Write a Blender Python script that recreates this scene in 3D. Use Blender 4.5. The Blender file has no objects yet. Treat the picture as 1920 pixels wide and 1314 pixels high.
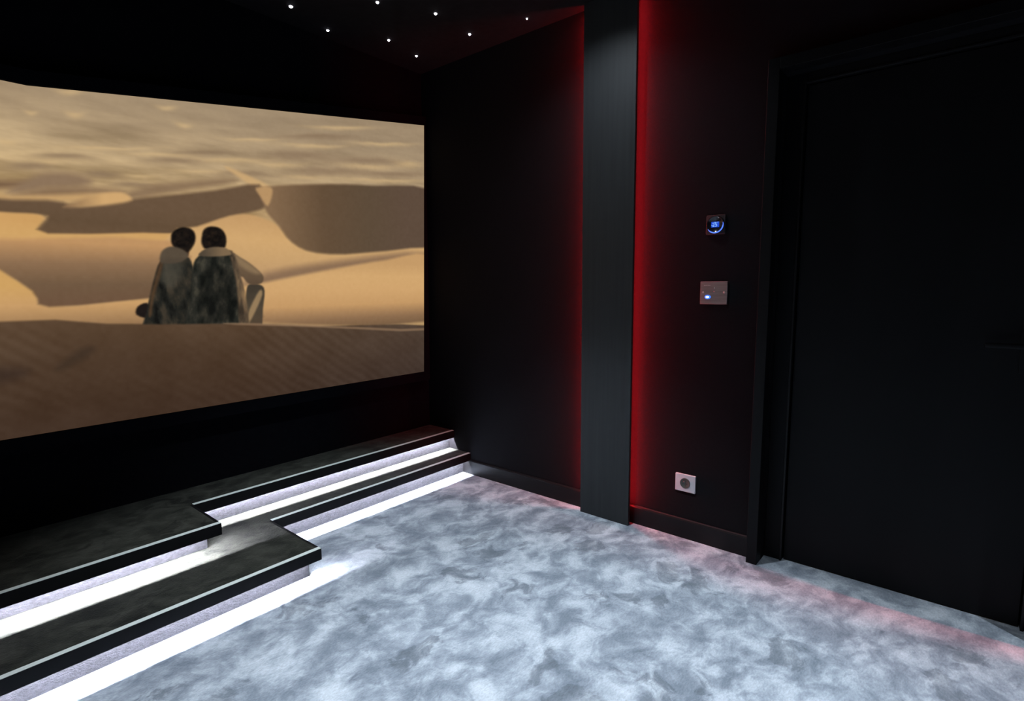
import bpy, bmesh, math, random
import numpy as np
from mathutils import Matrix, Vector

scene = bpy.context.scene
COL = scene.collection
random.seed(4)

# ------------------------------------------------------------------ camera
cam_data = bpy.data.cameras.new('camera')
cam_data.sensor_fit = 'HORIZONTAL'
cam_data.sensor_width = 36.0
cam_data.lens = 36.0 * 1015.8 / 1920.0
cam_data.clip_start = 0.02
cam = bpy.data.objects.new('camera', cam_data)
COL.objects.link(cam)
YAW, PITCH, ROLL = math.radians(49.968), math.radians(6.781), math.radians(-0.432)
fw = Vector((math.sin(YAW) * math.cos(PITCH), math.cos(YAW) * math.cos(PITCH), -math.sin(PITCH)))
rt = Vector((math.cos(YAW), -math.sin(YAW), 0))
up = rt.cross(fw)
rt, up = rt * math.cos(ROLL) + up * math.sin(ROLL), up * math.cos(ROLL) - rt * math.sin(ROLL)
cam.matrix_world = Matrix(((rt.x, up.x, -fw.x, 0), (rt.y, up.y, -fw.y, 0), (rt.z, up.z, -fw.z, 1.25), (0, 0, 0, 1)))
scene.camera = cam

# ------------------------------------------------------------------ world, exposure
world = bpy.data.worlds.new('dark_room')
scene.world = world
world.use_nodes = True
world.node_tree.nodes['Background'].inputs[0].default_value = (0, 0, 0, 1)
world.node_tree.nodes['Background'].inputs[1].default_value = 0.0
vs = scene.view_settings
vs.view_transform = 'Standard'
vs.look = 'None'
vs.exposure = 0.0
vs.gamma = 1.0
vs.use_curve_mapping = False

# light levels of the room's own lamps
SPOT_W = 255.0
PANEL_W = 33.0
STEP_LED = 1400.0
FLOOR_LED = 800.0
RED_LED = 160.0
REAR_RED_LED = 420.0
STAR = 14.0
SCREEN = 1.0

# room dimensions (metres; the camera stands above the origin)
XR, XL, YF, YB, ZC = 2.52, -3.00, 2.89, -4.00, 2.65
XMID = (XR + XL) / 2

# ------------------------------------------------------------------ helpers
def srgb(r, g, b):
    def f(c):
        c /= 255.0
        return c / 12.92 if c <= 0.04045 else ((c + 0.055) / 1.055) ** 2.4
    return (f(r), f(g), f(b), 1.0)

def tag(o, label=None, cat=None, group=None, kind=None):
    if label: o['label'] = label
    if cat: o['category'] = cat
    if group: o['group'] = group
    if kind: o['kind'] = kind
    return o

def empty(name, loc=(0, 0, 0)):
    o = bpy.data.objects.new(name, None)
    o.location = loc
    o.empty_display_size = 0.05
    COL.objects.link(o)
    return o

def obj(name, bm, mat, parent=None, smooth=False):
    """links a bmesh, given in the parent's own coordinates, as one mesh object"""
    bmesh.ops.recalc_face_normals(bm, faces=bm.faces)
    me = bpy.data.meshes.new(name)
    bm.to_mesh(me)
    bm.free()
    if smooth:
        for p in me.polygons: p.use_smooth = True
    me.materials.append(mat)
    o = bpy.data.objects.new(name, me)
    COL.objects.link(o)
    if parent: o.parent = parent
    return o

def box(x0, x1, y0, y1, z0, z1, bev=0.0, seg=2, bm=None):
    own = bmesh.new()
    v = [own.verts.new((x, y, z)) for x in (x0, x1) for y in (y0, y1) for z in (z0, z1)]
    for f in ((0, 1, 3, 2), (4, 6, 7, 5), (0, 4, 5, 1), (2, 3, 7, 6), (0, 2, 6, 4), (1, 5, 7, 3)):
        own.faces.new([v[i] for i in f])
    bmesh.ops.recalc_face_normals(own, faces=own.faces)
    if bev:
        bmesh.ops.bevel(own, geom=own.edges[:], offset=bev, segments=seg, profile=0.5, affect='EDGES')
    if bm is None: return own
    tmp = bpy.data.meshes.new('tmp')
    own.to_mesh(tmp); own.free()
    bm.from_mesh(tmp); bpy.data.meshes.remove(tmp)
    return bm

def slab(outline, z0, z1):
    bm = bmesh.new()
    lo = [bm.verts.new((x, y, z0)) for x, y in outline]
    hi = [bm.verts.new((x, y, z1)) for x, y in outline]
    bm.faces.new(lo); bm.faces.new(hi)
    n = len(outline)
    for i in range(n):
        bm.faces.new((lo[i], lo[(i + 1) % n], hi[(i + 1) % n], hi[i]))
    return bm

def lathe(profile, seg=40):
    """profile of (depth, radius) turned about the local x axis"""
    bm = bmesh.new()
    rings = []
    for d, r in profile:
        if r < 1e-6:
            rings.append([bm.verts.new((d, 0, 0))])
        else:
            rings.append([bm.verts.new((d, r * math.cos(2 * math.pi * k / seg), r * math.sin(2 * math.pi * k / seg))) for k in range(seg)])
    for a, b in zip(rings, rings[1:]):
        for k in range(seg):
            k2 = (k + 1) % seg
            if len(a) == 1 and len(b) == 1: continue
            if len(a) == 1: bm.faces.new((a[0], b[k], b[k2]))
            elif len(b) == 1: bm.faces.new((a[k], a[k2], b[0]))
            else: bm.faces.new((a[k], a[k2], b[k2], b[k]))
    return bm

def turn(bm, m):
    bmesh.ops.transform(bm, matrix=m, verts=bm.verts)
    return bm

# ------------------------------------------------------------------ materials
def new_mat(name):
    m = bpy.data.materials.new(name)
    m.use_nodes = True
    nt = m.node_tree
    return m, nt, nt.nodes['Principled BSDF']

def L(nt, a, b): nt.links.new(a, b)

def surface(name, c0, c1, scale=8.0, rough=0.6, stretch=(1, 1, 1), bump=0.0, bscale=120.0, detail=4.0, metal=0.0, spec=0.5):
    """two tones mixed by noise in object space, with a fine bump"""
    m, nt, p = new_mat(name)
    tc = nt.nodes.new('ShaderNodeTexCoord')
    mp = nt.nodes.new('ShaderNodeMapping'); mp.inputs['Scale'].default_value = stretch
    L(nt, tc.outputs['Object'], mp.inputs[0])
    n = nt.nodes.new('ShaderNodeTexNoise'); n.inputs['Scale'].default_value = scale; n.inputs['Detail'].default_value = detail
    L(nt, mp.outputs[0], n.inputs['Vector'])
    r = nt.nodes.new('ShaderNodeValToRGB')
    r.color_ramp.elements[0].position = 0.32; r.color_ramp.elements[0].color = c0
    r.color_ramp.elements[1].position = 0.68; r.color_ramp.elements[1].color = c1
    L(nt, n.outputs['Fac'], r.inputs[0])
    L(nt, r.outputs[0], p.inputs['Base Color'])
    p.inputs['Roughness'].default_value = rough
    p.inputs['Metallic'].default_value = metal
    p.inputs['Specular IOR Level'].default_value = spec
    if bump:
        b = nt.nodes.new('ShaderNodeTexNoise'); b.inputs['Scale'].default_value = bscale; b.inputs['Detail'].default_value = 3
        L(nt, mp.outputs[0], b.inputs['Vector'])
        bn = nt.nodes.new('ShaderNodeBump'); bn.inputs['Strength'].default_value = bump; bn.inputs['Distance'].default_value = 0.004
        L(nt, b.outputs['Fac'], bn.inputs['Height'])
        L(nt, bn.outputs[0], p.inputs['Normal'])
    return m

def glow(name, color, strength):
    m, nt, p = new_mat(name)
    p.inputs['Base Color'].default_value = (0.02, 0.02, 0.02, 1)
    p.inputs['Emission Color'].default_value = color
    p.inputs['Emission Strength'].default_value = strength
    return m

def carpet(name, stops, scale=1.0, prints=0.2):
    """brushed cut pile: patches where the pile lies one way or the other"""
    m, nt, p = new_mat(name)
    N = nt.nodes.new
    tc = N('ShaderNodeTexCoord')
    # gentle warp, then ragged patches
    w = N('ShaderNodeTexNoise'); w.inputs['Scale'].default_value = 3.0 * scale; w.inputs['Detail'].default_value = 2
    L(nt, tc.outputs['Object'], w.inputs['Vector'])
    sub = N('ShaderNodeVectorMath'); sub.operation = 'SUBTRACT'; sub.inputs[1].default_value = (.5, .5, .5)
    L(nt, w.outputs['Color'], sub.inputs[0])
    sc = N('ShaderNodeVectorMath'); sc.operation = 'SCALE'; sc.inputs['Scale'].default_value = 0.16
    L(nt, sub.outputs[0], sc.inputs[0])
    ad = N('ShaderNodeVectorMath'); ad.operation = 'ADD'
    L(nt, tc.outputs['Object'], ad.inputs[0]); L(nt, sc.outputs[0], ad.inputs[1])
    mp = N('ShaderNodeMapping'); mp.inputs['Rotation'].default_value = (0, 0, 0.9); mp.inputs['Scale'].default_value = (1.0, 1.25, 1.0)
    L(nt, ad.outputs[0], mp.inputs[0])
    na = N('ShaderNodeTexNoise'); na.inputs['Scale'].default_value = 4.6 * scale; na.inputs['Detail'].default_value = 9
    na.inputs['Roughness'].default_value = 0.58; na.inputs['Distortion'].default_value = 0.25
    L(nt, mp.outputs[0], na.inputs['Vector'])
    nb = N('ShaderNodeTexNoise'); nb.inputs['Scale'].default_value = 11 * scale; nb.inputs['Detail'].default_value = 8
    nb.inputs['Roughness'].default_value = 0.6; nb.inputs['Distortion'].default_value = 0.5
    L(nt, mp.outputs[0], nb.inputs['Vector'])
    n1 = N('ShaderNodeMix'); n1.data_type = 'FLOAT'; n1.inputs[0].default_value = 0.42
    L(nt, na.outputs['Fac'], n1.inputs[2]); L(nt, nb.outputs['Fac'], n1.inputs[3])
    r = N('ShaderNodeValToRGB')
    e = r.color_ramp.elements
    e[0].position, e[0].color = stops[0]
    e[1].position, e[1].color = stops[-1]
    for pos, colr in stops[1:-1]:
        k = e.new(pos); k.color = colr
    L(nt, n1.outputs[0], r.inputs[0])
    # hand- and foot-sized spots where the pile was pressed down
    vo = N('ShaderNodeTexVoronoi'); vo.inputs['Scale'].default_value = 3.4; vo.inputs['Randomness'].default_value = 1.0
    w3 = N('ShaderNodeVectorMath'); w3.operation = 'SCALE'; w3.inputs['Scale'].default_value = 1.6
    L(nt, sc.outputs[0], w3.inputs[0])
    a3 = N('ShaderNodeVectorMath'); a3.operation = 'ADD'
    L(nt, mp.outputs[0], a3.inputs[0]); L(nt, w3.outputs[0], a3.inputs[1])
    L(nt, a3.outputs[0], vo.inputs['Vector'])
    rg = N('ShaderNodeMath'); rg.operation = 'MULTIPLY_ADD'; rg.inputs[1].default_value = 1.0; rg.inputs[2].default_value = -.5
    L(nt, nb.outputs['Fac'], rg.inputs[0])
    ds = N('ShaderNodeMath'); ds.operation = 'ADD'
    L(nt, vo.outputs['Distance'], ds.inputs[0]); L(nt, rg.outputs[0], ds.inputs[1])
    spm = N('ShaderNodeMapRange'); spm.interpolation_type = 'SMOOTHSTEP'
    spm.inputs['From Min'].default_value = .19; spm.inputs['From Max'].default_value = .29; spm.inputs['To Min'].default_value = 1 - prints; spm.inputs['To Max'].default_value = 1.0
    L(nt, ds.outputs[0], spm.inputs['Value'])
    # single tufts
    n2 = N('ShaderNodeTexNoise'); n2.inputs['Scale'].default_value = 170; n2.inputs['Detail'].default_value = 3; n2.inputs['Roughness'].default_value = 0.7
    mp2 = N('ShaderNodeMapping'); mp2.inputs['Rotation'].default_value = (0, 0, 0.6); mp2.inputs['Scale'].default_value = (0.45, 1.0, 1.0)
    L(nt, tc.outputs['Object'], mp2.inputs[0]); L(nt, mp2.outputs[0], n2.inputs['Vector'])
    mr = N('ShaderNodeMapRange'); mr.inputs['From Min'].default_value = 0.25; mr.inputs['From Max'].default_value = 0.75
    mr.inputs['To Min'].default_value = 0.78; mr.inputs['To Max'].default_value = 1.2
    L(nt, n2.outputs['Fac'], mr.inputs['Value'])
    mul = N('ShaderNodeVectorMath'); mul.operation = 'SCALE'
    fm = N('ShaderNodeMath'); fm.operation = 'MULTIPLY'
    L(nt, mr.outputs[0], fm.inputs[0]); L(nt, spm.outputs[0], fm.inputs[1])
    L(nt, r.outputs[0], mul.inputs[0]); L(nt, fm.outputs[0], mul.inputs['Scale'])
    L(nt, mul.outputs[0], p.inputs['Base Color'])
    p.inputs['Roughness'].default_value = 0.95
    p.inputs['Specular IOR Level'].default_value = 0.1
    p.inputs['Sheen Weight'].default_value = 0.08
    bn = N('ShaderNodeBump'); bn.inputs['Strength'].default_value = 0.55; bn.inputs['Distance'].default_value = 0.006
    L(nt, n2.outputs['Fac'], bn.inputs['Height'])
    bn2 = N('ShaderNodeBump'); bn2.inputs['Strength'].default_value = 0.25; bn2.inputs['Distance'].default_value = 0.01
    L(nt, n1.outputs[0], bn2.inputs['Height']); L(nt, bn.outputs[0], bn2.inputs['Normal'])
    L(nt, bn2.outputs[0], p.inputs['Normal'])
    return m

g = lambda v, b=1.0: (v, v, v * b, 1)
M = {}
M['floor'] = carpet('grey_blue_carpet', [(0.39, (.165, .195, .235, 1)), (0.46, (.230, .265, .312, 1)), (0.505, (.30, .340, .392, 1)), (0.55, (.395, .44, .495, 1)), (0.63, (.50, .545, .60, 1))], prints=.24, scale=1.05)
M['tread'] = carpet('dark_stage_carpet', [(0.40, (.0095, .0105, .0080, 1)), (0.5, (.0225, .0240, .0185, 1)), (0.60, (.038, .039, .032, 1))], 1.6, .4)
M['riser'] = surface('riser_carpet', (.019, .0192, .0225, 1), (.031, .0314, .0365, 1), scale=60, rough=.95, stretch=(1, 1, 2), bump=.6, bscale=150, spec=.1)
M['wall'] = surface('black_fabric_wall', (.0065, .006, .0075, 1), (.009, .0085, .010, 1), scale=220, rough=.9, bump=.15, bscale=500, spec=.08)
M['velvet'] = surface('black_velvet', (.004, .004, .006, 1), (.006, .006, .008, 1), scale=40, rough=.98, spec=.03)
M['ceiling'] = surface('black_ceiling', (.010, .008, .009, 1), (.014, .012, .013, 1), scale=30, rough=.9, spec=.1)
M['paint'] = surface('black_satin_paint', (.0035, .0033, .0040, 1), (.0055, .0052, .0060, 1), scale=6, rough=.5, stretch=(1, 1, .2), spec=.15)
M['skirting'] = surface('black_skirting_paint', (.0042, .0040, .0048, 1), (.006, .0057, .0066, 1), scale=12, rough=.45, spec=.25)
M['wood'] = surface('charcoal_veneer', (.0180, .0205, .0225, 1), (.0245, .0275, .0295, 1), scale=5, rough=.55, stretch=(3, 12, .35), bump=.12, bscale=40, detail=8, spec=.3)
M['alu'] = surface('brushed_aluminium', (.62, .70, .68, 1), (.74, .80, .78, 1), scale=20, rough=.45, stretch=(.2, 6, 6), metal=0.15)
M['nosing'] = surface('black_rubber_nosing', (.004, .004, .0045, 1), (.006, .006, .0065, 1), scale=25, rough=.6, spec=.12)
M['led_white'] = glow('white_led', (.90, .91, 1.0, 1), STEP_LED)
M['led_floor'] = glow('floor_white_led', (.90, .91, 1.0, 1), FLOOR_LED)
M['led_red'] = glow('red_led', (1.0, .020, .028, 1), RED_LED)
M['led_red_rear'] = glow('rear_red_led', (1.0, .020, .028, 1), REAR_RED_LED)
M['star'] = glow('star_point', (.86, .88, 1.0, 1), STAR)
M['lamp'] = glow('downlight_lens', (.85, .93, 1.0, 1), 6.0)
M['steel'] = surface('brushed_steel', (.22, .20, .195, 1), (.30, .28, .27, 1), scale=14, rough=.42, stretch=(1, .4, 14), metal=.4)
M['chrome'] = surface('bright_metal', (.75, .74, .72, 1), (.85, .84, .82, 1), scale=30, rough=.2, metal=1.0)
M['socket'] = surface('white_plastic', (.50, .49, .53, 1), (.56, .55, .59, 1), scale=30, rough=.35)
M['socket_dark'] = surface('grey_plastic', (.055, .058, .050, 1), (.070, .072, .064, 1), scale=40, rough=.3)
M['black_gloss'] = surface('black_gloss_plastic', (.012, .012, .016, 1), (.018, .018, .022, 1), scale=20, rough=.18)
M['handle'] = surface('black_handle_metal', (.005, .005, .006, 1), (.008, .008, .009, 1), scale=20, rough=.6, spec=.15)
M['black_dull'] = surface('black_dull_plastic', (.02, .02, .023, 1), (.03, .03, .034, 1), scale=20, rough=.5)
M['blue_ring'] = glow('blue_ring_light', (.07, .20, 1.0, 1), 1.3)
M['blue_lcd'] = glow('blue_display', (.006, .075, .80, 1), .75)
M['lcd_digit'] = glow('pale_blue_digit', (.30, .60, 1.0, 1), 1.0)
M['blue_led'] = glow('blue_indicator', (.02, .16, 1.0, 1), 1.6)
M['white_led'] = glow('indicator_core', (.85, .93, 1.0, 1), 2.2)
M['screw'] = surface('pale_glint_screw', (.75, .73, .72, 1), (.85, .83, .82, 1), scale=30, rough=.3, metal=.1)  # pale diffuse base paints in the lamp glints of the screw heads
M['print'] = surface('pale_print', (.55, .53, .52, 1), (.65, .63, .62, 1), scale=30, rough=.5)

# ------------------------------------------------------------------ the room
def struct(name, bm, mat, label):
    return tag(obj(name, bm, mat), label, kind='structure')

T = 0.15
struct('floor', box(XL - T, XR + 0.35, YB - T, YF + T, -0.12, 0.0), M['floor'], 'grey blue mottled carpet floor')
struct('ceiling', box(XL - T, XR + 0.35, YB - T, YF + T, ZC, ZC + 0.12), M['ceiling'], 'black ceiling with small star lights')
struct('wall_front', box(XL - T, XR + T, YF, YF + T, 0.0, ZC), M['velvet'], 'black wall behind the screen')
struct('wall_left', box(XL - T, XL, YB, YF, 0.0, ZC), M['wall'], 'black wall opposite the door')
struct('wall_back', box(XL - T, XR + T, YB - T, YB, 0.0, ZC), M['wall'], 'black wall at the rear of the room')
# right-hand wall with the door opening
DY0, DY1, DZ = -0.30, 0.645, 2.11        # outer opening of the door recess
bm = box(XR, XR + 0.30, DY1, YF, 0.0, ZC)
box(XR, XR + 0.30, YB, DY0, 0.0, ZC, bm=bm)
box(XR, XR + 0.30, DY0, DY1, DZ, ZC, bm=bm)
struct('wall_right', bm, M['wall'], 'black fabric wall with the door and red backlit panel')

# skirting boards
def skirting(name, y0, y1, label):
    bm = bmesh.new()
    prof = [(XR, 0), (XR - .015, 0), (XR - .015, .088), (XR - .012, .095), (XR - .006, .098), (XR, .098)]
    a = [bm.verts.new((x, y0, z)) for x, z in prof]
    b = [bm.verts.new((x, y1, z)) for x, z in prof]
    n = len(prof)
    bm.faces.new(a); bm.faces.new(b)
    for i in range(n): bm.faces.new((a[i], a[(i + 1) % n], b[(i + 1) % n], b[i]))
    return struct(name, bm, M['skirting'], label)
P0, P1 = 1.28, 1.575                     # near and far edge of the backlit panel
skirting('baseboard_far', P1 - .05, 2.544, 'black skirting board between steps and backlit panel')
skirting('baseboard_near', 0.692, P0 + .05, 'black skirting board below the wall socket')
Q1 = -0.98; Q0 = Q1 - (P1 - P0)
skirting('baseboard_rear', Q1 - .05, DY0 - .047, 'black skirting board on the rear side of the door')

# door surround: casing strips on the wall face, lining of the recess, frame, leaf
XC = 2.455
def trim(name, bm, label): return struct(name, bm, M['paint'], label)
bm = box(XC, XR + .002, DY1, DY1 + .045, 0, DZ + .045, .002)
trim('trim_1', bm, 'black casing strip on the screen side of the door')
bm = box(XC, XR + .002, DY0 - .045, DY0, 0, DZ + .045, .002)
trim('trim_2', bm, 'black casing strip on the rear side of the door')
bm = box(XC, XR + .002, DY0, DY1, DZ, DZ + .045, .002)
trim('trim_3', bm, 'black casing strip above the door')
XD = 2.578
door = empty('door_1', (XD, 0.17, 0))
tag(door, 'plain black door set back in the right wall', kind='structure')
def dl(bm): return turn(bm, Matrix.Translation((-XD, -0.17, 0)))
fy0, fy1, fz = -0.222, 0.566, 2.062      # door leaf
obj('frame_post', dl(box(XD - .004, XD + .09, fy1 + .004, DY1, 0, DZ, .002)), M['paint'], door)
obj('frame_post', dl(box(XD - .004, XD + .09, DY0, fy0 - .004, 0, DZ, .002)), M['paint'], door)
obj('frame_head', dl(box(XD - .004, XD + .09, fy0 - .004, fy1 + .004, fz + .004, DZ, .002)), M['paint'], door)
# pale seal bead along the frame
obj('stop_bead', dl(box(XD - .010, XD - .004, fy1 + .004, fy1 + .013, 0.0, fz + .013, .0015)), M['skirting'], door)
obj('stop_bead', dl(box(XD - .010, XD - .004, fy0 - .013, fy0 - .004, 0.0, fz + .013, .0015)), M['skirting'], door)
obj('stop_bead', dl(box(XD - .010, XD - .004, fy0 - .004, fy1 + .004, fz + .004, fz + .013, .0015)), M['skirting'], door)
leaf = obj('door_leaf', dl(box(XD + .012, XD + .052, fy0, fy1, .004, fz, .002)), M['paint'], door)
hd = obj('door_handle', dl(box(XD + .004, XD + .012, fy0 + .03, fy0 + .07, .93, 1.12, .003)), M['handle'], door)
bm = turn(lathe([(0, 0), (0, .010), (.045, .010), (.045, 0)], 20), Matrix.Translation((XD - .040, fy0 + .05, 1.03)))
bm2 = box(XD - .052, XD - .036, fy0 + .04, fy0 + .168, 1.020, 1.040, .006)
tmp = bpy.data.meshes.new('t'); bm2.to_mesh(tmp); bm2.free(); bm.from_mesh(tmp); bpy.data.meshes.remove(tmp)
obj('lever', dl(bm), M['handle'], hd, True)
obj('lining', dl(box(XD + .09, XR + .30, fy0 - .05, fy1 + .05, 0, DZ - .002)), M['velvet'], door)

# ------------------------------------------------------------------ stage steps with LED lit nosings
def mirror(x): return 2 * XMID - x
def step(name, zb, zt, xc, yl, yr, rl, rr, rx, label):
    """zb..zt heights; xc corner; yl / yr nosing fronts of the bay and of the sides; rl / rr risers; rx end of the bay's riser"""
    root = empty(name, (XMID, YF, zb))
    tag(root, label, 'step')
    lo = Matrix.Translation((-XMID, -YF, -zb))
    def add(n, bm, mat): return obj(n, turn(bm, lo), mat, root)
    xm, rm = mirror(xc), mirror(rx)
    e = .012
    f = -.0
    # carpeted top board
    o = [(XR - .001, YF - .001), (XL + .001, YF - .001), (XL + .001, yr + e), (xm + e, yr + e), (xm + e, yl + e), (xc - e, yl + e), (xc - e, yr + e), (XR - .001, yr + e)]
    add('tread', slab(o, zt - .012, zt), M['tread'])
    # risers
    add('riser', box(rm, rx, rl, rl + .02, zb, zt - .012), M['riser'])
    add('riser', box(rx, XR - .001, rr, rr + .02, zb, zt - .012), M['riser'])
    add('riser', box(XL + .001, rm, rr, rr + .02, zb, zt - .012), M['riser'])
    add('riser', box(rx - .02, rx, rl + .02, rr, zb, zt - .012), M['riser'])
    add('riser', box(rm, rm + .02, rl + .02, rr, zb, zt - .012), M['riser'])
    # black nosings with a pale metal top edge and the LED strip behind the lip
    for x0, x1, y in ((xm, xc, yl), (xc, XR - .001, yr), (XL + .001, xm, yr)):
        nose = add('nosing', box(x0, x1, y, y + e, zt - .050, zt, .001), M['nosing'])
        obj('edge_strip', turn(box(x0 + .001, x1 - .001, y + .001, y + .022, zt - .002, zt + .0012, .0004), lo), M['alu'], nose)
        ce = .045 if y == yl else .006
        ch = add('led_channel', box(x0 + .01, x1 - .004, y + e + .006, y + e + .030, zt - .0155, zt - .0125), M['alu'])
        bm = bmesh.new()
        bm.faces.new([bm.verts.new(q) for q in ((x0 + .012, y + e + .013, zt - .0160), (x1 - ce, y + e + .013, zt - .0160), (x1 - ce, y + e + .023, zt - .0160), (x0 + .012, y + e + .023, zt - .0160))])
        obj('led_strip', turn(bm, lo), M['led_floor' if zb == 0 else 'led_white'], ch)
    for x, s in ((xc, -1), (xm, 1)):
        a, b = sorted((x, x + s * e))
        add('side_edge', box(a, b, yl + e, yr + (e if s else 0), zt - .020, zt, .001), M['nosing'])
    return root
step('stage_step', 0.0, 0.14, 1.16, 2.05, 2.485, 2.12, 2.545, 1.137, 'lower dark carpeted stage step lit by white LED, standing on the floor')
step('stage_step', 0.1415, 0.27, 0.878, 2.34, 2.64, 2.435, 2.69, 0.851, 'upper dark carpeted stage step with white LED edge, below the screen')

# ------------------------------------------------------------------ backlit wall panel
def wall_panel(y0, y1, label, led='led_red', ins=.012):
    root = empty('backlit_wall_panel', (XR, (y0 + y1) / 2, 0))
    tag(root, label, 'wall panel', 'red backlit wall panels')
    lo = Matrix.Translation((-XR, -(y0 + y1) / 2, 0))
    def add(n, bm, mat): return obj(n, turn(bm, lo), mat, root)
    add('panel', box(XC, XC + .018, y0, y1, 0, ZC - .002, .0015), M['wood'])
    add('batten', box(XC + .018, XR, y0 + .075, y1 - .075, .0, ZC - .002), M['velvet'])
    for y, s in ((y0, 1), (y1, -1)):
        ch = add('led_channel', box(XC + .018, XC + .0205, min(y + s * (ins - .002), y + s * (ins + .018)), max(y + s * (ins - .002), y + s * (ins + .018)), .10, ZC - .03), M['black_dull'])
        bm = bmesh.new()
        ya, yb, xa, xb = y + s * ins, y + s * (ins + .008), XC + .0215, XC + .0285
        bm.faces.new([bm.verts.new(q) for q in ((xa, ya, .105), (xb, yb, .105), (xb, yb, ZC - .035), (xa, ya, ZC - .035))])
        obj('led_strip', turn(bm, lo), M[led], ch)
    return root
wall_panel(P0, P1, 'charcoal wood wall panel with red light behind, between screen and wall controls')
wall_panel(Q0, Q1, 'charcoal wood wall panel with red light behind, on the rear side of the door', 'led_red_rear', .045)

# ------------------------------------------------------------------ wall controls
# local frame of a wall plate: x towards the room is negative
def rounded(w, h, r, x0, x1, seg=6):
    pts = []
    for cx, cz, a0 in ((w / 2 - r, h / 2 - r, 0), (-w / 2 + r, h / 2 - r, 90), (-w / 2 + r, -h / 2 + r, 180), (w / 2 - r, -h / 2 + r, 270)):
        for k in range(seg + 1):
            a = math.radians(a0 + 90 * k / seg)
            pts.append((cx + r * math.cos(a), cz + r * math.sin(a)))
    bm = bmesh.new()
    A = [bm.verts.new((x0, y, z)) for y, z in pts]
    i = .0015
    B = [bm.verts.new((x1 + i, y, z)) for y, z in pts]
    Cc = [bm.verts.new((x1, y * (1 - 2 * i / w), z * (1 - 2 * i / h))) for y, z in pts]
    n = len(pts)
    bm.faces.new(A); bm.faces.new(Cc)
    for p, q in ((A, B), (B, Cc)):
        for k in range(n): bm.faces.new((p[k], p[(k + 1) % n], q[(k + 1) % n], q[k]))
    return bm

def text_mesh(name, s, size, mat, parent, loc):
    """lettering standing on the right wall, read from the room"""
    cu = bpy.data.curves.new('t', 'FONT')
    cu.body = s; cu.size = size; cu.extrude = 0.0003; cu.align_x = 'CENTER'; cu.align_y = 'CENTER'
    to = bpy.data.objects.new('t', cu)
    COL.objects.link(to)
    dg = bpy.context.evaluated_depsgraph_get()
    me = bpy.data.meshes.new_from_object(to.evaluated_get(dg))
    bpy.data.objects.remove(to); bpy.data.curves.remove(cu)
    me.name = name
    me.transform(Matrix(((0, 0, -1, loc[0]), (-1, 0, 0, loc[1]), (0, 1, 0, loc[2]), (0, 0, 0, 1))))
    me.materials.clear(); me.materials.append(mat)
    o = bpy.data.objects.new(name, me); COL.objects.link(o); o.parent = parent
    return o

def arc_tube(r, tube, a0, a1, x, n=28, m=8):
    bm = bmesh.new()
    rings = []
    for k in range(n + 1):
        a = math.radians(a0 + (a1 - a0) * k / n)
        t = tube * min(1.0, .25 + 4 * min(k, n - k) / n)
        c = Vector((x, -r * math.cos(a), r * math.sin(a)))
        e1 = Vector((0, -math.cos(a), math.sin(a)))
        rings.append([bm.verts.new(c + t * (math.cos(2 * math.pi * j / m) * e1 + math.sin(2 * math.pi * j / m) * Vector((1, 0, 0)))) for j in range(m)])
    for p, q in zip(rings, rings[1:]):
        for j in range(m): bm.faces.new((p[j], p[(j + 1) % m], q[(j + 1) % m], q[j]))
    bm.faces.new(rings[0]); bm.faces.new(rings[-1])
    return bm

# thermostat (y axis runs to the left as seen from the room)
t = tag(empty('thermostat', (XR, 0.900, 1.519)), 'square black thermostat with blue ring and lit display, on the dark wall', 'thermostat')
obj('back_plate', rounded(.086, .086, .006, 0, -.010), M['black_dull'], t)
obj('dial', lathe([(-.010, .040), (-.016, .040), (-.0175, .0385), (-.0175, .0345), (-.0145, .033), (-.0145, 0)], 56), M['black_gloss'], t, True)
obj('ring_light', arc_tube(.0365, .0028, -148, 14, -.0178), M['blue_ring'], t, True)
lcd = obj('display', rounded(.036, .025, .002, -.0145, -.0162), M['blue_lcd'], t)
text_mesh('reading', '25', .024, M['lcd_digit'], lcd, (-.0164, .001, -.0015))
text_mesh('reading_sign', '°', .012, M['lcd_digit'], lcd, (-.0164, -.0125, .006))
obj('display_mark', turn(box(-.0005, .0005, -.003, .003, -.0012, .0012), Matrix.Translation((-.0166, .0135, -.003))), M['lcd_digit'], lcd)
obj('display_mark', turn(box(-.0005, .0005, -.0035, .0035, -.001, .001), Matrix.Translation((-.0166, .000, .0095))), M['lcd_digit'], lcd)
# steel control plate
t = tag(empty('control_plate', (XR, 0.899, 1.212)), 'brushed steel control plate with glowing blue button, below the thermostat', 'control panel')
obj('plate', rounded(.124, .104, .001, 0, -.008), M['steel'], t)
for y in (.048, -.048):
    s = obj('screw', turn(lathe([(0, .0045), (-.001, .0045), (-.0022, .0025), (-.0025, 0)], 16), Matrix.Translation((-.008, y, .002))), M['screw'], t, True)
    obj('slot', turn(box(-.0028, -.0018, -.0035, .0035, -.0005, .0005), Matrix.Translation((-.008, y, .002))), M['black_dull'], s)
b = obj('button', turn(lathe([(0, .011), (-.002, .011), (-.004, .0095), (-.0045, 0)], 28), Matrix.Translation((-.008, .026, -.019)) @ Matrix.Diagonal((1, 1.25, .85, 1))), M['blue_led'], t, True)
obj('button_light', turn(lathe([(0, .0062), (-.002, .005), (-.0025, 0)], 24), Matrix.Translation((-.0124, .026, -.019)) @ Matrix.Diagonal((1, 1.35, .7, 1))), M['white_led'], b, True)
for k, wd in enumerate((.004, .003, .004, .003, .005, .003)):      # faint lettering at the top, too small to read
    obj('print_mark', turn(box(-.0002, .0002, -wd / 2, wd / 2, -.0016, .0016), Matrix.Translation((-.0083, .043 - k * .0052, .035))), M['print'], t)
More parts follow.
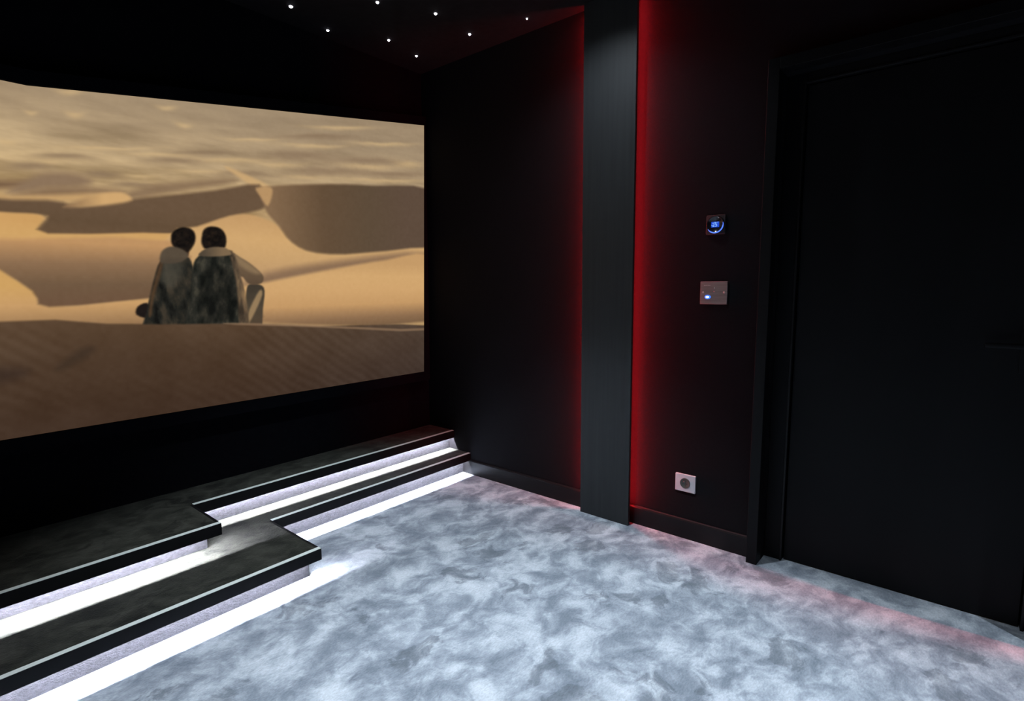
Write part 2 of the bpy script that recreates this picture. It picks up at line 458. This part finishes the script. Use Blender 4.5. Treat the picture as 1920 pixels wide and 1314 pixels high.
for z in (.021, .007):
    obj('indicator', turn(lathe([(0, .003), (-.001, .0028), (-.0013, 0)], 14), Matrix.Translation((-.008, -.004, z))), M['chrome'], t, True)
# wall socket
t = tag(empty('wall_socket', (XR, 1.0035, 0.281)), 'white square wall socket with round dark insert, above the skirting', 'socket')
bm = rounded(.101, .087, .003, 0, -.010)
obj('cover_plate', bm, M['socket'], t)
w = obj('insert', lathe([(-.0100, .0255), (-.0125, .0255), (-.0130, .0245), (-.0130, .0215), (-.0108, .0195), (-.0108, 0)], 40), M['socket_dark'], t, True)
obj('earth_pin', turn(lathe([(0, .0026), (-.009, .0026), (-.0115, .0015), (-.012, 0)], 14), Matrix.Translation((-.0108, .001, .010))), M['chrome'], w, True)
for y in (.0095, -.0095):
    obj('pin_hole', turn(lathe([(0, .0028), (-.0006, .0028), (-.0004, .0022), (-.0004, 0)], 14), Matrix.Translation((-.0108, y, -.003))), M['black_dull'], w)

# ------------------------------------------------------------------ star lights in the ceiling
stars = [(1.517, 2.705, .0095, 'leftmost and brightest white star light in the black ceiling'),
         (1.775, 2.344, .0075, 'white star light at the top edge, second from the left of the upper stars'),
         (1.777, 2.795, .0070, 'white star light low on the left, below the brightest star'),
         (2.039, 2.211, .0075, 'white star light at the top edge, above the middle of the ceiling stars'),
         (2.069, 2.640, .0070, 'white star light in the middle of the lower three ceiling stars'),
         (2.311, 2.686, .0070, 'lowest white star light, nearest the top right corner of the screen'),
         (2.319, 2.240, .0070, 'white star light near the red glow along the right wall'),
         (2.388, 1.886, .0045, 'faint small star light nearest the charcoal wall panel')]
for x, y, r, lab in stars:
    s = tag(empty('star_light', (x, y, ZC)), lab, 'star light', 'star lights in the ceiling')
    dn = Matrix.Rotation(math.radians(-90), 4, 'Y')
    obj('fibre_tip', turn(lathe([(0, r), (-.003, r * .9), (-.006, r * .5), (-.007, 0)], 16), Matrix.Rotation(math.radians(-90), 4, 'Y')), M['star'], s, True)

# ------------------------------------------------------------------ recessed ceiling downlights (above the frame)
def downlight(x, y, watts, label, angle=110, blend=.55):
    root = tag(empty('ceiling_downlight', (x, y, ZC)), label, 'downlight', 'recessed ceiling downlights')
    rot = Matrix.Rotation(math.radians(-90), 4, 'Y')
    obj('bezel', turn(lathe([(0, .045), (-.004, .044), (-.005, .036), (0, .033)], 32), rot), M['black_dull'], root, True)
    obj('lens', turn(lathe([(-.001, .033), (-.0025, .02), (-.003, 0)], 24), rot), M['lamp'], root, True)
    ld = bpy.data.lights.new('downlight_beam', 'SPOT')
    ld.energy = watts; ld.color = (.82, .91, 1.0); ld.spot_size = math.radians(angle); ld.spot_blend = blend; ld.shadow_soft_size = .03
    lo = bpy.data.objects.new('downlight_beam', ld)
    COL.objects.link(lo); lo.parent = root; lo.location = (0, 0, -.012)
    return root
downlight(1.30, 1.45, SPOT_W, 'recessed ceiling downlight in front of the stage', 74)
downlight(1.65, -1.45, SPOT_W, 'recessed ceiling downlight behind the door', 80)
downlight(0.70, 0.20, SPOT_W, 'recessed ceiling downlight over the middle of the carpet', 80)
downlight(-1.30, 0.60, SPOT_W, 'recessed ceiling downlight on the far side from the door', 74)
downlight(2.08, 1.43, PANEL_W, 'recessed ceiling downlight close to the backlit panel', 136, 1.0)

# ------------------------------------------------------------------ projection screen
YS = 2.83
scr = tag(empty('projection_screen', (XMID, YF, 0.66)), 'large wide projection screen showing two seated people in sand dunes', 'screen')
lo = Matrix.Translation((-XMID, -YF, -0.66))
XK = 0.482                                  # where the top edge begins to rise
def top_z(x): return np.where(x > XK, 2.029 + (x - XK) * (2.306 - 2.029) / (2.484 - XK), 2.029)
BOT = 0.672
def right_x(z): return 2.427 + (z - BOT) * (2.484 - 2.427) / (2.306 - BOT)

STREAKS = [(0.612, 2.039, 0.049, 0.011, 0.265, 1), (0.622, 1.951, 0.035, 0.015, 0.229, 1), (0.486, 1.932, 0.022, 0.01, 0.273, 1), (0.96, 2.059, 0.044, 0.012, 0.25, 1), (1.027, 1.995, 0.037, 0.012, 0.216, 1), (0.404, 1.806, 0.034, 0.01, 0.176, 1), (0.522, 1.753, 0.043, 0.01, 0.163, 1), (1.685, 2.026, 0.204, 0.012, 0.186, 1), (1.464, 1.894, 0.152, 0.014, 0.158, 1), (2.032, 1.973, 0.221, 0.018, 0.154, 1), (2.34, 2.034, 0.126, 0.021, 0.167, 1), (1.612, 1.85, 0.116, 0.011, 0.147, 1), (0.919, 1.848, 0.157, 0.009, 0.172, 1), (0.72, 1.84, 0.18, 0.008, 0.178, 1), (1.221, 1.875, 0.216, 0.013, 0.167, 1), (2.156, 2.126, 0.256, 0.013, 0.188, 1), (1.094, 1.8, 0.149, 0.01, 0.148, 1), (1.859, 2.159, 0.222, 0.012, 0.207, 1), (1.346, 1.995, 0.141, 0.008, 0.191, 1), (2.146, 1.907, 0.349, 0.013, 0.14, 1), (0.829, 1.742, 0.083, 0.009, 0.145, 1), (0.472, 1.73, 0.082, 0.013, 0.171, 0), (0.694, 1.735, 0.086, 0.014, 0.151, 0), (0.983, 1.835, 0.138, 0.012, 0.174, 0), (1.777, 1.909, 0.292, 0.021, 0.151, 0), (2.034, 2.01, 0.242, 0.016, 0.165, 0), (1.587, 1.964, 0.229, 0.017, 0.175, 0), (1.295, 1.822, 0.167, 0.014, 0.15, 0), (2.231, 1.962, 0.266, 0.013, 0.147, 0), (1.124, 1.896, 0.151, 0.01, 0.179, 0), (0.806, 1.705, 0.103, 0.011, 0.136, 0), (0.574, 1.788, 0.107, 0.009, 0.178, 0), (1.721, 2.087, 0.244, 0.012, 0.201, 0)]
PIC = {
    'cap': [(0.392, 1.616), (0.468, 1.686), (0.527, 1.712), (0.603, 1.718), (0.658, 1.696), (0.616, 1.669), (0.513, 1.651)],
    'streak1': [(0.179, 1.633), (0.435, 1.665), (0.473, 1.658), (0.417, 1.639), (0.177, 1.604)],
    'streak2': [(0.407, 1.609), (0.547, 1.66), (0.755, 1.673), (0.734, 1.653), (0.56, 1.619)],
    'streak3': [(0.773, 1.662), (0.909, 1.719), (1.189, 1.782), (1.239, 1.771), (0.972, 1.691), (0.801, 1.641)],
    'lightband': [(0.174, 1.574), (0.511, 1.622), (0.687, 1.652), (0.772, 1.653), (0.751, 1.624), (0.509, 1.601), (0.173, 1.56)],
    'ridge': [(0.557, 1.581), (0.664, 1.64), (0.756, 1.662), (0.793, 1.635), (0.702, 1.605)],
    'leftdark': [(0.173, 1.561), (0.509, 1.603), (0.61, 1.589), (0.801, 1.641), (1.136, 1.719), (1.362, 1.777), (1.395, 1.681), (1.337, 1.643), (1.202, 1.602), (1.052, 1.538), (0.914, 1.494), (0.496, 1.469), (0.496, 1.525), (0.472, 1.542), (0.17, 1.53)],
    'leftbright': [(0.17, 1.53), (0.401, 1.543), (0.472, 1.544), (0.493, 1.529), (0.498, 1.471), (0.958, 1.502), (0.952, 1.412), (0.155, 1.37)],
    'centre': [(0.936, 1.496), (1.052, 1.541), (1.203, 1.604), (1.303, 1.621), (1.39, 1.602), (1.451, 1.572), (1.515, 1.5), (1.659, 1.443), (1.97, 1.456), (2.482, 1.563), (2.472, 1.277), (0.917, 1.24)],
    'bigdark': [(1.365, 1.751), (1.458, 1.784), (1.774, 1.835), (2.065, 1.864), (2.493, 1.886), (2.482, 1.555), (1.97, 1.456), (1.663, 1.444), (1.524, 1.492), (1.457, 1.572), (1.4, 1.63), (1.378, 1.68)],
    'notch': [(1.344, 1.758), (1.417, 1.771), (1.429, 1.742), (1.4, 1.674), (1.363, 1.718)],
    'diag': [(1.205, 1.832), (1.243, 1.833), (1.423, 1.774), (1.344, 1.758)],
    'band': [(1.285, 1.25), (1.373, 1.327), (1.821, 1.407), (2.479, 1.491), (2.477, 1.424), (1.818, 1.354)],
    'rightbright': [(1.204, 1.237), (1.37, 1.28), (1.819, 1.364), (2.146, 1.42), (2.478, 1.445), (2.463, 1.023), (1.194, 1.09)],
    'lowdark': [(0.159, 1.417), (0.956, 1.468), (0.938, 1.223), (0.829, 1.205), (0.477, 1.179), (0.43, 1.244), (0.277, 1.375), (0.157, 1.389)],
    'lowbright': [(0.157, 1.389), (0.277, 1.375), (0.43, 1.244), (0.477, 1.179), (0.829, 1.205), (1.256, 1.223), (1.245, 1.054), (0.132, 1.123)],
    'fore': [(0.133, 1.127), (0.662, 1.102), (0.863, 1.088), (1.219, 1.07), (1.663, 1.029), (2.461, 0.946), (2.443, 0.431), (0.089, 0.65)],
    'crest': [(1.193, 1.077), (1.664, 1.035), (2.461, 0.954), (2.461, 0.939), (1.663, 1.023), (1.193, 1.066)],
    'print1': [(0.478, 0.932), (0.562, 1.001), (0.613, 1.003), (0.577, 0.961), (0.503, 0.924)],
    'print2': [(0.117, 0.956), (0.37, 0.945), (0.353, 0.901), (0.109, 0.876)],
    'bodyL': [(0.806, 1.062), (0.814, 1.146), (0.835, 1.229), (0.86, 1.313), (0.883, 1.369), (0.92, 1.394), (0.985, 1.401), (1.015, 1.377), (1.024, 1.277), (1.021, 1.163), (1.013, 1.048)],
    'hoodL': [(0.884, 1.373), (0.893, 1.417), (0.923, 1.44), (0.954, 1.441), (0.989, 1.426), (1.003, 1.402), (0.971, 1.373), (0.913, 1.364)],
    'shoulderL': [(0.874, 1.301), (0.891, 1.357), (0.928, 1.382), (0.967, 1.376), (0.973, 1.332), (0.947, 1.282), (0.914, 1.253)],
    'packR': [(1.032, 1.111), (1.05, 1.302), (1.091, 1.354), (1.156, 1.355), (1.198, 1.309), (1.195, 1.103)],
    'packL': [(0.774, 1.136), (0.781, 1.171), (0.817, 1.187), (0.83, 1.157), (0.818, 1.119)],
    'neckL': [(0.955, 1.449), (1.004, 1.446), (1.001, 1.402), (0.951, 1.4)],
    'headL': [(0.934, 1.467), (0.939, 1.501), (0.96, 1.522), (0.99, 1.534), (1.021, 1.529), (1.038, 1.508), (1.038, 1.473), (1.022, 1.442), (1.002, 1.421), (0.97, 1.42), (0.945, 1.438)],
    'bodyR': [(0.985, 1.05), (0.998, 1.202), (1.014, 1.327), (1.034, 1.388), (1.077, 1.422), (1.122, 1.437), (1.176, 1.434), (1.215, 1.404), (1.232, 1.304), (1.239, 1.169), (1.238, 1.033)],
    'scarf': [(1.186, 1.434), (1.216, 1.42), (1.24, 1.304), (1.259, 1.196), (1.262, 1.031), (1.217, 1.034), (1.215, 1.25), (1.198, 1.383)],
    'hoodR': [(1.048, 1.408), (1.078, 1.437), (1.122, 1.45), (1.177, 1.447), (1.201, 1.419), (1.164, 1.408), (1.09, 1.402)],
    'strapL': [(0.883, 1.369), (0.897, 1.374), (0.878, 1.301), (0.846, 1.205), (0.832, 1.133), (0.821, 1.134), (0.839, 1.229), (0.864, 1.313)],
    'headR': [(1.065, 1.484), (1.074, 1.52), (1.1, 1.542), (1.134, 1.547), (1.163, 1.537), (1.178, 1.507), (1.176, 1.465), (1.154, 1.441), (1.087, 1.435), (1.067, 1.454)],
    'armR': [(1.206, 1.42), (1.241, 1.405), (1.287, 1.377), (1.334, 1.337), (1.355, 1.307), (1.344, 1.277), (1.302, 1.266), (1.27, 1.277), (1.25, 1.304), (1.23, 1.32)],
    'sleeveR': [(1.211, 1.415), (1.246, 1.4), (1.292, 1.369), (1.339, 1.329), (1.316, 1.321), (1.269, 1.342), (1.229, 1.373)],
    'kneeR': [(1.262, 1.236), (1.28, 1.269), (1.335, 1.266), (1.356, 1.235), (1.341, 1.138), (1.323, 1.027), (1.254, 1.032), (1.254, 1.155)],
    'foldR': [(1.328, 1.236), (1.343, 1.216), (1.299, 1.126), (1.262, 1.067), (1.251, 1.068), (1.272, 1.141)],
}


def value_noise(x, z, seed):
    rs = np.random.RandomState(seed)
    tab = rs.rand(256, 256)
    xi = np.floor(x).astype(int); zi = np.floor(z).astype(int)
    fx = x - xi; fz = z - zi
    fx = fx * fx * (3 - 2 * fx); fz = fz * fz * (3 - 2 * fz)
    a = tab[xi % 256, zi % 256]; b = tab[(xi + 1) % 256, zi % 256]
    c = tab[xi % 256, (zi + 1) % 256]; d = tab[(xi + 1) % 256, (zi + 1) % 256]
    return (a * (1 - fx) + b * fx) * (1 - fz) + (c * (1 - fx) + d * fx) * fz

def fbm(x, z, seed, octs=4):
    s = 0; a = .5; t = 0
    for k in range(octs):
        s = s + a * value_noise(x * 2 ** k, z * 2 ** k, seed + k); t += a; a *= .5
    return s / t

def poly_sd(px, pz, pts):
    """signed distance to a closed outline, positive inside"""
    n = len(pts)
    d2 = np.full(px.shape, 1e9); inside = np.zeros(px.shape, bool)
    for i in range(n):
        ax, az = pts[i]; bx, bz = pts[(i + 1) % n]
        ex, ez = bx - ax, bz - az
        wx, wz = px - ax, pz - az
        t = np.clip((wx * ex + wz * ez) / (ex * ex + ez * ez + 1e-12), 0, 1)
        d2 = np.minimum(d2, (wx - ex * t) ** 2 + (wz - ez * t) ** 2)
        cond = (az > pz) != (bz > pz)
        if ez != 0: inside ^= cond & (px < ex * (pz - az) / ez + ax)
    d = np.sqrt(d2)
    return np.where(inside, d, -d)

def smooth_pts(pts, n=3):
    """rounds an outline, passing through its points"""
    q = []
    N_ = len(pts)
    for i in range(N_):
        p0, p1, p2, p3 = (np.array(pts[(i + k) % N_]) for k in (-1, 0, 1, 2))
        for t in np.arange(0, 1, 1 / (n + 2)):
            v = .5 * (2 * p1 + (p2 - p0) * t + (2 * p0 - 5 * p1 + 4 * p2 - p3) * t * t + (3 * p1 - p0 - 3 * p2 + p3) * t ** 3)
            q.append((float(v[0]), float(v[1])))
    return q

def picture(px, pz):
    """a plain desert picture: sRGB 0..255 at each point of the screen (metres)"""
    c = np.zeros(px.shape + (3,))
    def col(r, g_, b): return np.array((r, g_, b), float)
    def ramp(t, *cs):
        t = np.clip(t, 0, 1)[..., None] * (len(cs) - 1)
        out = np.zeros(t.shape[:-1] + (3,))
        for i, k in enumerate(cs): out = out + np.clip(1 - np.abs(t - i), 0, 1) * col(*k)
        return out
    def lay(name, colour, soft, rnd=1, amount=1.0, warp=0.0):
        pts = PIC[name]
        if rnd: pts = smooth_pts(pts, rnd)
        pts = [(-3.05 if x < .255 + (z - .68) * .087 else (2.40 + (x - 2.40) * 8 if x > 2.40 else x), z) for x, z in pts]   # dunes run on past the edges
        x2, z2 = px, pz
        if warp:
            x2 = px + warp * (fbm(px * 12, pz * 12, 77) - .5); z2 = pz + warp * (fbm(px * 12, pz * 12, 91) - .5)
        x0, x1 = min(p[0] for p in pts) - .1, max(p[0] for p in pts) + .1
        z0, z1 = min(p[1] for p in pts) - .1, max(p[1] for p in pts) + .1
        sel = (px > x0) & (px < x1) & (pz > z0) & (pz < z1)
        sd = poly_sd(x2[sel], z2[sel], pts)
        m = np.clip(sd / soft * .5 + .5, 0, 1); m = (m * m * (3 - 2 * m) * amount)[..., None]
        cc = colour[sel] if isinstance(colour, np.ndarray) and colour.ndim == 2 else colour
        c[sel] = c[sel] * (1 - m) + cc * m
    hgt = (pz - 1.55) / .55
    # hazy far sand with wind streaks
    c[:] = ramp(hgt, (176, 142, 98), (184, 155, 113), (177, 152, 117), (166, 143, 113), (158, 137, 110))
    s1 = fbm(px * 2.6 + 3, pz * 17 - px * 2.0, 5, 5); s2 = fbm(px * 5 + 9, pz * 30 + px * 1.5, 15, 4)
    str_ = (np.clip((s1 - .5) * 3, -1, 1) * .6 + np.clip((s2 - .52) * 3, -1, 1) * .4)
    low = np.clip(1.25 - hgt, .25, 1)
    c[:] += (np.clip(str_, 0, 1) * low)[..., None] * col(40, 36, 26)
    c[:] += (np.clip(str_, -1, 0) * low)[..., None] * col(46, 42, 36)
    for ex, ez, ew, eh, es, light in STREAKS:          # small crests and hollows
        u = (px - ex) / ew; dz = (pz - ez - es * (px - ex)) / eh - .5 * u * u * (1 if light else -1) + .35 * u + (fbm(px * 9, pz * 14, 19) - .5) * 1.2
        mk = np.exp(-(np.abs(u) ** 2.2) * 1.3 - dz * dz * np.where(dz > 0, 1.6, .8) * (1 if light else .6))[..., None]
        c[:] = c * (1 - mk * .7) + (col(205, 174, 128) if light else col(136, 113, 89)) * mk * .7
    lay('streak1', col(118, 92, 69), .02); lay('streak2', col(128, 102, 78), .02, amount=.85); lay('streak3', col(132, 107, 82), .02, amount=.85)
    lay('cap', col(140, 115, 90), .02)
    lay('lightband', col(200, 160, 108), .016, amount=.9)
    lay('diag', col(203, 166, 116), .012, amount=.9)
    # middle dunes
    lay('leftdark', ramp((pz - 1.38) / .22, (120, 95, 73), (106, 83, 62), (98, 77, 57), (104, 82, 62)), .012)
    lay('ridge', ramp((px - .58) / .22, (150, 118, 84), (208, 166, 112), (208, 166, 112)), .012, 2)
    lay('leftbright', ramp((pz - 1.30) / .22, (120, 92, 68), (190, 145, 98), (203, 158, 106), (208, 163, 102), (205, 158, 98)), .008)
    lay('centre', ramp((pz - 1.20) / .50, (150, 117, 86), (186, 148, 106), (200, 160, 110), (208, 166, 112), (196, 154, 104), (190, 148, 100)), .010)
    lay('bigdark', ramp((px - 1.42) / .9, (130, 103, 76), (98, 77, 57), (92, 75, 58), (93, 75, 61)), .012)
    lay('notch', col(192, 152, 104), .010, amount=.85)
    lay('band', col(132, 104, 80), .03, amount=.9)
    lay('rightbright', ramp((pz - .98) / .42, (105, 82, 60), (140, 108, 78), (196, 152, 102), (207, 163, 110), (209, 166, 112), (196, 154, 104)), .014)
    lay('lowdark', ramp((pz - 1.10) / .34, (102, 78, 59), (108, 82, 62), (112, 88, 66), (140, 109, 80), (190, 145, 98)), .012)
    lay('lowbright', ramp((pz - 1.04) / .30, (100, 76, 56), (160, 124, 86), (200, 156, 104), (206, 161, 98), (204, 158, 96)), .008)
    # two plainly dressed people seen from behind
    cloth = ramp(fbm(px * 34, pz * 18 + px * 6, 61, 5) * 2.2 - .6, (20, 20, 18), (34, 34, 30), (46, 43, 36), (62, 55, 45))
    clothR = ramp(fbm(px * 34 + 5, pz * 18 - px * 6, 67, 5) * 2.2 - .6, (24, 25, 22), (36, 37, 32), (46, 45, 39), (66, 63, 53))
    tan = ramp(fbm(px * 40, pz * 14, 71) * 1.6 - .3, (56, 46, 37), (96, 78, 60), (142, 114, 82))
    hair = ramp(fbm(px * 60, pz * 60, 73) * 1.4 - .2, (16, 13, 12), (26, 21, 18), (38, 29, 22))
    lay('packL', col(30, 24, 22), .006)
    lay('kneeR', ramp((pz - 1.0) / .3, (84, 66, 50), (76, 66, 53), (58, 52, 44)), .006)
    lay('foldR', col(178, 146, 104), .008, amount=.7)
    lay('armR', ramp((pz - 1.20) / .16, (74, 58, 45), (92, 74, 57), (108, 88, 67)), .006)
    lay('sleeveR', col(152, 126, 92), .014, amount=.6)
    lay('bodyL', cloth, .006)
    lay('shoulderL', col(74, 70, 60), .022, amount=.75)
    lay('strapL', col(92, 66, 44), .008, amount=.7)
    lay('neckL', col(70, 50, 38), .006)
    lay('headL', hair, .007, 1, 1.0, .006)
    lay('hoodL', ramp((pz - 1.31) / .09, (50, 44, 37), (74, 64, 53), (86, 74, 60)), .007)
    lay('bodyR', clothR, .006)
    lay('packR', clothR * .72, .016, amount=.8)
    lay('scarf', tan, .007, amount=.85)
    lay('headR', hair, .007, 1, 1.0, .012)
    lay('hoodR', ramp((px - 1.0) / .16, (56, 49, 41), (84, 72, 58), (124, 102, 76)), .006)
    # near dune in shade, with wind ripples
    fc = ramp((pz - .66) / .46, (64, 47, 36), (71, 53, 40), (78, 59, 44), (90, 69, 51))
    rip = np.sin((px * .75 + pz * 1.0 + .05 * fbm(px * 4, pz * 4, 33)) * 105) * .5 + .5
    fc = fc + ((rip - .5) * 5 * np.clip(fbm(px * 3, pz * 3, 41) * 2 - .4, 0, 1))[..., None] + ((fbm(px * 7, pz * 9, 52) - .5) * 12)[..., None]
    fc = fc + (np.clip((px - 1.2) / 1.2, 0, 1) * 4)[..., None] * col(0, 1, 2)
    lay('fore', fc, .007)
    lay('crest', col(150, 120, 92), .006, amount=.6)
    lay('print1', col(62, 48, 37), .02, amount=.8); lay('print2', col(58, 44, 36), .03, amount=.8)
    c[:] += ((fbm(px * 60, pz * 60, 81, 2) - .5) * 4)[..., None]
    return np.clip(c, 0, 255)

# visible picture surface: a fine grid carries the picture's colours
xs = np.concatenate([np.linspace(XL + .05, .20, 70)[:-1], .20 + 2.28 * (np.linspace(0, 1, 560) ** 1.25)])
nz = 440
ts = np.linspace(0, 1, nz)
frac = (xs - (XL + .05)) / (2.48 - (XL + .05))
VX = np.empty((len(xs), nz)); VZ = np.empty_like(VX)
for i, x in enumerate(xs):
    z = BOT + ts * (float(top_z(np.array(x))) - BOT)
    VZ[i] = z
    k = np.clip((x - .2) / 2.28, 0, 1)
    VX[i] = x + (right_x(z) - 2.48) * k
pic = picture(VX.ravel(), VZ.ravel()) / 255.0
lin = np.where(pic <= 0.04045, pic / 12.92, ((pic + 0.055) / 1.055) ** 2.4)
nv = VX.size
co = np.empty((nv, 3)); co[:, 0] = VX.ravel() - XMID; co[:, 1] = YS - YF; co[:, 2] = VZ.ravel() - 0.66
ii, jj = np.meshgrid(np.arange(len(xs) - 1), np.arange(nz - 1), indexing='ij')
a = (ii * nz + jj).ravel()
quads = np.stack([a, a + nz, a + nz + 1, a + 1], 1).astype(np.int32)
me = bpy.data.meshes.new('picture')
me.vertices.add(nv); me.vertices.foreach_set('co', co.ravel().astype(np.float32))
me.loops.add(quads.size); me.loops.foreach_set('vertex_index', quads.ravel())
me.polygons.add(len(quads)); me.polygons.foreach_set('loop_start', np.arange(0, quads.size, 4, dtype=np.int32))
me.update(calc_edges=True)
at = me.color_attributes.new('film', 'FLOAT_COLOR', 'POINT')
at.data.foreach_set('color', np.concatenate([lin, np.ones((nv, 1))], 1).ravel().astype(np.float32))
m, nt, p = new_mat('projected_picture')
an = nt.nodes.new('ShaderNodeAttribute'); an.attribute_name = 'film'
p.inputs['Base Color'].default_value = (.003, .003, .003, 1); p.inputs['Roughness'].default_value = .9; p.inputs['Specular IOR Level'].default_value = 0
L(nt, an.outputs['Color'], p.inputs['Emission Color']); p.inputs['Emission Strength'].default_value = SCREEN
me.materials.append(m)
po = bpy.data.objects.new('picture', me); COL.objects.link(po); po.parent = scr
tag(po, 'film picture of two people sitting on a dune')

# velvet masking frame and the box that carries the screen
def bar(name, quad, y0, y1, mat):
    bm = bmesh.new()
    A_ = [bm.verts.new((x, y0, z)) for x, z in quad]; B_ = [bm.verts.new((x, y1, z)) for x, z in quad]
    bm.faces.new(A_); bm.faces.new(B_)
    for i in range(len(quad)): bm.faces.new((A_[i], A_[(i + 1) % len(quad)], B_[(i + 1) % len(quad)], B_[i]))
    return obj(name, turn(bm, lo), mat, scr)
x0 = XL + .05
F0, F1 = YS + .004, YF - .002
bar('frame_bar', [(x0 - .045, BOT - .06), (2.425, BOT - .06), (2.427, BOT), (x0, BOT)], YS - .012, F1, M['velvet'])
bar('frame_bar', [(2.425, BOT - .06), (2.48, BOT - .06), (2.497, 2.36), (2.485, 2.306), (2.428, BOT)], YS - .001, F1, M['velvet'])
bar('frame_bar', [(2.485, 2.3075), (2.497, 2.36), (XK, 2.085), (x0 - .045, 2.085), (x0, 2.0305), (XK, 2.0305)], YS - .012, F1, M['velvet'])
bar('frame_bar', [(x0 - .045, BOT - .06), (x0, BOT), (x0, 2.0305), (x0 - .045, 2.085)], YS - .012, F1, M['velvet'])
bar('backing', [(x0 + .002, BOT + .002), (2.426, BOT + .002), (2.483, 2.304), (XK, 2.027), (x0 + .002, 2.027)], F0, F1, M['velvet'])
